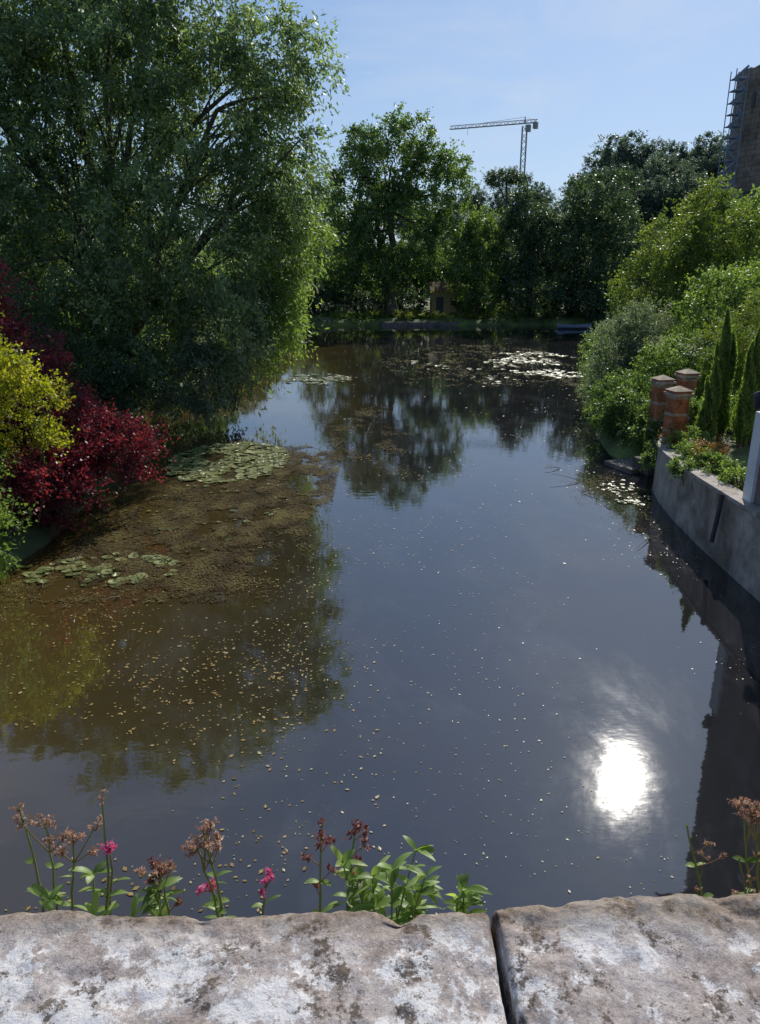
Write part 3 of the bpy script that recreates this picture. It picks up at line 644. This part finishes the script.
# ------------------------------------------------------------------ bridge parapet
def coping_mat():
    m,nt,nd,lk=newmat('lichen_granite')
    g=ramp(nt,[(0.32,(0.26,0.21,0.18)),(0.46,(0.46,0.405,0.375)),(0.58,(0.60,0.55,0.525)),(0.72,(0.72,0.68,0.66))],noise(nt,16,12,0.8,0.1))
    grain=ramp(nt,[(0.36,(0.36,0.32,0.30)),(0.47,(0.95,0.94,0.93)),(0.66,(1.25,1.22,1.2))],noise(nt,230,6,0.9))
    c=mixc(nt,0.9,g,grain,'MULTIPLY')
    la=ramp(nt,[(0.505,(0,0,0)),(0.53,(1,1,1))],noise(nt,11,14,0.78,0.0))
    lb=ramp(nt,[(0.36,(0,0,0)),(0.48,(1,1,1))],noise(nt,100,6,0.85))
    lm=mixc(nt,1.0,la,lb,'MULTIPLY')
    lmf=N(nt,'ShaderNodeMath',operation='MULTIPLY'); lk.new(lm,lmf.inputs[0]); lmf.inputs[1].default_value=0.9
    c=mixc(nt,lmf.outputs[0],c,(0.86,0.85,0.84))
    tc=N(nt,'ShaderNodeTexCoord'); mp=N(nt,'ShaderNodeMapping'); mp.inputs['Location'].default_value=(3.1,7.7,1.3); lk.new(tc.outputs['Object'],mp.inputs[0])
    dn=N(nt,'ShaderNodeTexNoise',Scale=17,Detail=14,Roughness=0.82,Distortion=0.0); lk.new(mp.outputs[0],dn.inputs['Vector'])
    dm=ramp(nt,[(0.54,(0,0,0)),(0.57,(1,1,1))],dn.outputs[0])
    dcol=ramp(nt,[(0.35,(0.025,0.02,0.018)),(0.65,(0.18,0.13,0.09))],noise(nt,90,5,0.7))
    dm2=N(nt,'ShaderNodeMath',operation='MULTIPLY'); lk.new(dm,dm2.inputs[0]); dm2.inputs[1].default_value=0.9
    c=mixc(nt,dm2.outputs[0],c,dcol)
    sep=N(nt,'ShaderNodeSeparateXYZ'); lk.new(tc.outputs['Object'],sep.inputs[0])
    yy=N(nt,'ShaderNodeMath',operation='MULTIPLY_ADD'); lk.new(noise(nt,22,8,0.8),yy.inputs[0]); yy.inputs[1].default_value=0.14; lk.new(sep.outputs[1],yy.inputs[2])
    rm=N(nt,'ShaderNodeMapRange'); rm.inputs[1].default_value=0.775; rm.inputs[2].default_value=0.82; lk.new(yy.outputs[0],rm.inputs[0])
    rf=N(nt,'ShaderNodeMath',operation='MULTIPLY'); lk.new(rm.outputs[0],rf.inputs[0]); rf.inputs[1].default_value=0.8
    rimc=ramp(nt,[(0.4,(0.08,0.055,0.035)),(0.62,(0.36,0.28,0.20))],noise(nt,70,6,0.8))
    c=mixc(nt,rf.outputs[0],c,rimc)
    p=N(nt,'ShaderNodeBsdfPrincipled',Roughness=0.92); p.inputs['Specular IOR Level'].default_value=0.2; lk.new(c,p.inputs['Base Color'])
    b=N(nt,'ShaderNodeBump',Strength=0.9,Distance=0.004); lk.new(noise(nt,120,8,0.8),b.inputs['Height'])
    b2=N(nt,'ShaderNodeBump',Strength=0.6,Distance=0.007); lk.new(noise(nt,35,8,0.75),b2.inputs['Height']); lk.new(b.outputs[0],b2.inputs['Normal'])
    lk.new(b2.outputs[0],p.inputs['Normal'])
    o=N(nt,'ShaderNodeOutputMaterial'); lk.new(p.outputs[0],o.inputs[0]); return m
M_COP=coping_mat()
bridge=empty('stone_bridge')
def coping(name,x0,x1,yb,yf,top,step,seed,rot=0.0):
    r=0.022; prof=[]; th=0.17
    def seg(a,b,n):
        for k in range(n): t=k/n; prof.append((a[0]+(b[0]-a[0])*t,a[1]+(b[1]-a[1])*t))
    def arc(cx,cz,a0,a1,n):
        for k in range(n): a=a0+(a1-a0)*k/n; prof.append((cx+r*math.cos(a),cz+r*math.sin(a)))
    m=max(3,int(th/(step*2)))
    seg((yf,top-th),(yf,top-r),m)
    arc(yf-r,top-r,0,math.pi/2,6)
    seg((yf-r,top),(yb+r,top),max(4,int((yf-yb)/step)))
    arc(yb+r,top-r,math.pi/2,math.pi,6)
    seg((yb,top-r),(yb,top-th),m); prof.append((yb,top-th))
    prof=np.array(prof); k=len(prof)
    xs=np.concatenate([x0+np.array([0,0.001,0.003,0.006,0.01]),np.arange(x0+0.014,x1-0.014,step),x1-np.array([0.01,0.006,0.003,0.001,0])])
    V=[];cy=(yf+yb)/2
    for x in xs:
        e=min(x-x0,x1-x); ins=0.010*(1-math.sqrt(max(0,1-(1-min(e/0.012,1))**2)))
        for (y,z) in prof:
            dy=y-cy
            ny_=0;nz_=0
            if z>top-r*1.01 and abs(dy)<(yf-yb)/2-r: nz_=1
            elif z>top-r:
                ny_=0.7*np.sign(dy); nz_=0.7
            else: ny_=np.sign(dy)
            p=Vector((x,y,z))
            n1=mnoise.fractal(p*6+Vector((seed,0,0)),0.9,2.1,3)*0.006
            n2=mnoise.fractal(p*28+Vector((seed,5,0)),0.8,2.1,4)*0.0034
            n3=max(0,mnoise.noise(p*16+Vector((0,seed,3)))-0.1)*-0.020*(1 if nz_<1 or abs(dy)>(yf-yb)/2-0.05 else 0.25)
            n3+=max(0,mnoise.noise(p*30+Vector((0,seed,9)))-0.1)*-0.012*(1 if e<0.03 else 0)
            xe=x
            if e<0.004: xe=x+(1 if x-x0<x1-x else -1)*abs(mnoise.noise(p*22+Vector((seed,1,1))))*0.004
            q=n1+n2+n3-ins
            V.append((xe,y+ny_*q,z+nz_*q))
    V=np.array(V)
    if rot:
        c,s=math.cos(rot),math.sin(rot); px,py=V[:,0]-x0,V[:,1]-yf
        V[:,0]=x0+px*c-py*s; V[:,1]=yf+px*s+py*c
    n=len(xs); i=np.arange(n-1)[:,None]*k; j=np.arange(k)[None,:]; j2=(j+1)%k
    mb=MB(); mb.add(V,np.stack([i+j,i+k+j,i+k+j2,i+j2],-1).reshape(-1,4),0,0.5,True)
    mb.add(V[:k],[list(range(k))]); mb.add(V[-k:],[list(range(k))[::-1]])
    return mb.build(name,[M_COP],bridge)
coping('coping_stone_1',-1.05,0.143,0.30,0.764,H-0.795,0.0045,2.0,0.0)
coping('coping_stone_2',0.145,1.25,0.30,0.768,H-0.79,0.0045,9.0,0.07)
for k in range(9):
    coping('coping_stone_%d'%(k+3),-2.2-1.15*k,-1.065-1.15*k,0.30,0.76,H-0.8,0.04,20+k)
for k in range(5):
    coping('coping_stone_%d'%(k+12),1.27+1.15*k,2.405+1.15*k,0.33,0.82,H-0.8,0.04,40+k)
mb=MB()
mb.box((-2,0.53,2.0),(22,0.40,6.0),0,0)
mb.box((-2,-3,4.15),(22,6.6,0.5),0,0)
mb.build('parapet_wall',[M_BRIDGE],bridge)

# ------------------------------------------------------------------ valerian on the parapet
M_STEM=leaf_mat('flower_stem',(0.12,0.11,0.05),(0.20,0.26,0.08),(0.28,0.16,0.09),0.3)
M_VLEAF=leaf_mat('valerian_leaf',(0.10,0.16,0.04),(0.21,0.32,0.09),(0.38,0.48,0.18),0.5)
M_PINK=leaf_mat('valerian_petals',(0.5,0.06,0.18),(0.7,0.14,0.32),(0.82,0.34,0.5),0.4,(1.1,0.9,0.9))
M_DRY=leaf_mat('dried_seed_head',(0.22,0.12,0.08),(0.42,0.25,0.17),(0.62,0.48,0.34),0.4,(1.2,1,0.9))
M_DKRED=leaf_mat('dark_seed_head',(0.09,0.025,0.025),(0.22,0.065,0.055),(0.38,0.16,0.13),0.35,(1.2,1,0.9))
VM=[M_STEM,M_VLEAF,M_PINK,M_DRY,M_DKRED]
def blade(mb,p,d,L,w,rng,curl=0.3):
    d=unit(np.array(d,float)); side=unit(np.cross(d,[0,0,1.0])+rng.normal(size=3)*0.25); upv=np.cross(side,d)
    n=7; t=np.linspace(0,1,n); wid=w*np.sin(np.pi*np.clip(t*0.93+0.05,0,1))**0.8
    c=p+d*L*t[:,None]-np.array([0,0,1])*(curl*L*t*t)[:,None]
    l=c+side*wid[:,None]*0.5+upv*wid[:,None]*0.12; r=c-side*wid[:,None]*0.5+upv*wid[:,None]*0.12
    V=np.concatenate([l,c,r]); f=[]
    for k in range(n-1): f+= [[k,k+1,n+k+1,n+k],[n+k,n+k+1,2*n+k+1,2*n+k]]
    mb.add(V,f,1,np.clip(0.5+rng.normal()*0.3,0,1),True)
def head(mb,c,r,mat,rng,n=90,flat=0.8,ln=0.007,w=0.004):
    subs=rng.normal(size=(5,3))*r*0.6*np.array([1,1,flat])
    P=c+subs[rng.integers(5,size=n)]+rng.normal(size=(n,3))*r*0.28
    for s in subs: mb.tube([c-np.array([0,0,r]),c+s],[0.0009,0.0007],4,0,0.8)
    leaf_quads(mb,P,unit(rng.normal(size=(n,3))+np.array([0,0,0.6])),ln,w,rng,mat,np.clip(rng.normal(size=n)*0.25+0.5,0,1))
def valerian(stems,bunches,seed):
    rng=np.random.default_rng(seed); mb=MB()
    for (xb,xt,zt,kind) in stems:
        y0=0.765; yt=0.90+rng.uniform(-0.03,0.02)
        b=np.array([xb,y0,4.93]); t=np.array([xt,yt,zt])
        mid=np.array([xb*0.7+xt*0.3,yt+0.02,5.02])
        L=bez(b,mid,t,14); L[1:-1]+=rng.normal(size=(12,3))*0.0012
        mb.tube(L,np.linspace(0.0032,0.0013,14),6,0,rng.uniform(0.3,0.7))
        for k in (4,6,8,10):
            for sd in (-1,1):
                if rng.uniform()<0.8:
                    blade(mb,L[k],(sd*rng.uniform(0.6,1),rng.uniform(-0.5,0.5),0.5),rng.uniform(0.02,0.05)*(1.2-k*0.05),0.010,rng,0.4)
        if kind=='pink': head(mb,t,0.010,2,rng,110,0.8,0.007,0.005)
        if kind=='dried':
            head(mb,t,0.013,3,rng,110,1.0,0.008,0.003)
            for q in range(3):
                s=L[11]; e=t+np.array([rng.uniform(-0.035,0.035),rng.uniform(-0.02,0.02),rng.uniform(-0.03,0.015)])
                mb.tube(bez(s,(s+e)/2+np.array([0,0,-0.004]),e,5),np.linspace(0.0013,0.0008,5),5,0,0.8); head(mb,e,0.008,3,rng,55,1,0.007,0.0028)
        if kind=='dark':
            head(mb,t,0.010,4,rng,100,1.6,0.008,0.003)
            for q in range(4):
                s=L[9+q]; e=s+np.array([rng.uniform(-0.02,0.02),rng.uniform(-0.01,0.01),0.018])
                mb.tube([s,e],[0.001,0.0008],5,0,0.9); head(mb,e,0.006,4,rng,40,1,0.007,0.003)
        if kind=='bud': head(mb,t,0.006,3,rng,50,2.2,0.006,0.003)
        if kind=='twig':
            for q in range(6):
                s=L[6+q]; e=s+np.array([rng.uniform(-0.04,0.04),rng.uniform(-0.02,0.02),rng.uniform(0.01,0.04)])
                mb.tube([s,(s+e)/2+np.array([0,0,-0.003]),e],[0.001,0.0009,0.0007],5,0,0.95); head(mb,e,0.005,3,rng,25,1,0.006,0.002)
    for (x,z,sx,n) in bunches:
        for k in range(n):
            b=np.array([x*0.9+rng.normal()*0.012,0.775,4.96])
            t=np.array([x+rng.uniform(-1,1)*sx,0.875+rng.uniform(-0.03,0.04),z+rng.uniform(-0.03,0.055)])
            L=bez(b,(b+t)/2+np.array([0,0.03,0]),t,9); mb.tube(L,np.linspace(0.0024,0.0012,9),6,0,0.5)
            for j in (4,5,6,7,8):
                for sd in range(2 if j<8 else 5):
                    a=rng.uniform(0,6.28)
                    blade(mb,L[j],(math.cos(a),math.sin(a)*0.8,rng.uniform(0.3,1.2)),rng.uniform(0.025,0.05),rng.uniform(0.008,0.014),rng,0.35)
    return mb.build('red_valerian_plant',VM)
valerian([(-0.49,-0.496,5.227,'dried'),(-0.49,-0.461,5.19,'dried'),(-0.50,-0.53,5.25,'bud'),(-0.42,-0.405,5.268,'bud'),(-0.42,-0.406,5.177,'pink')],[(-0.47,5.06,0.05,4)],1)
valerian([(-0.35,-0.325,5.153,'dried'),(-0.30,-0.332,5.16,'dark'),(-0.22,-0.261,5.20,'dried'),(-0.22,-0.275,5.185,'dried'),(-0.23,-0.266,5.085,'pink'),(-0.19,-0.173,5.12,'pink')],[(-0.34,5.08,0.03,3),(-0.21,5.05,0.03,2)],2)
valerian([(-0.096,-0.086,5.22,'dark'),(-0.062,-0.037,5.22,'dark'),(-0.055,-0.043,5.11,'pink')],[(0.008,5.115,0.07,13),(-0.04,5.07,0.03,3)],3)
valerian([],[(0.137,5.075,0.03,5)],4)
valerian([(0.60,0.545,5.232,'dried'),(0.60,0.575,5.22,'dried'),(0.54,0.463,5.205,'twig'),(0.60,0.535,5.167,'twig')],[],5)

# ------------------------------------------------------------------ light, sky
w=bpy.data.worlds.new('World'); scene.world=w; w.use_nodes=True
nt=w.node_tree; bg=nt.nodes['Background']
sky=nt.nodes.new('ShaderNodeTexSky'); sky.sky_type='NISHITA'; sky.sun_disc=False
sky.sun_elevation=math.radians(SUN_EL); sky.sun_rotation=math.radians(SUN_AZ)
sky.air_density=1.0; sky.dust_density=0.5; sky.ozone_density=2.5
ma=N(nt,'ShaderNodeVectorMath',operation='MULTIPLY_ADD'); ma.inputs[1].default_value=(0.095,)*3; ma.inputs[2].default_value=(1,1,1)
nt.links.new(sky.outputs[0],ma.inputs[0])
dvn=N(nt,'ShaderNodeVectorMath',operation='DIVIDE'); nt.links.new(sky.outputs[0],dvn.inputs[0]); nt.links.new(ma.outputs[0],dvn.inputs[1])
mu=N(nt,'ShaderNodeVectorMath',operation='MULTIPLY'); nt.links.new(dvn.outputs[0],mu.inputs[0]); mu.inputs[1].default_value=(0.74,0.90,1.15)
tc=N(nt,'ShaderNodeTexCoord'); mp=N(nt,'ShaderNodeMapping'); mp.inputs['Scale'].default_value=(1.2,1.2,4); nt.links.new(tc.outputs['Generated'],mp.inputs[0])
cn=N(nt,'ShaderNodeTexNoise',Scale=2.2,Detail=7,Roughness=0.6,Distortion=0.5); nt.links.new(mp.outputs[0],cn.inputs['Vector'])
cf=ramp(nt,[(0.48,(0,0,0)),(0.8,(0.5,0.5,0.5))],cn.outputs[0])
mc=mixc(nt,cf,mu.outputs[0],(4.8,5.1,5.5))
nt.links.new(mc,bg.inputs[0]); bg.inputs[1].default_value=0.15
sl=bpy.data.lights.new('sun','SUN'); sl.energy=5.0; sl.angle=math.radians(0.53); sl.color=(1,0.94,0.85)
so=bpy.data.objects.new('sun',sl); scene.collection.objects.link(so)
az=math.radians(SUN_AZ);el=math.radians(SUN_EL)
dv=Vector((math.sin(az)*math.cos(el),math.cos(az)*math.cos(el),math.sin(el)))
so.rotation_euler=dv.to_track_quat('Z','Y').to_euler(); so.location=dv*50+Vector((0,0,20))

cam=bpy.data.cameras.new('camera'); co=bpy.data.objects.new('camera',cam); scene.collection.objects.link(co)
cam.sensor_fit='VERTICAL'; cam.sensor_height=36; cam.sensor_width=36; cam.lens=26.0; cam.clip_start=0.05; cam.clip_end=6000
co.location=(0,0,H); co.rotation_euler=(math.radians(90-18.1),0,0)
scene.camera=co
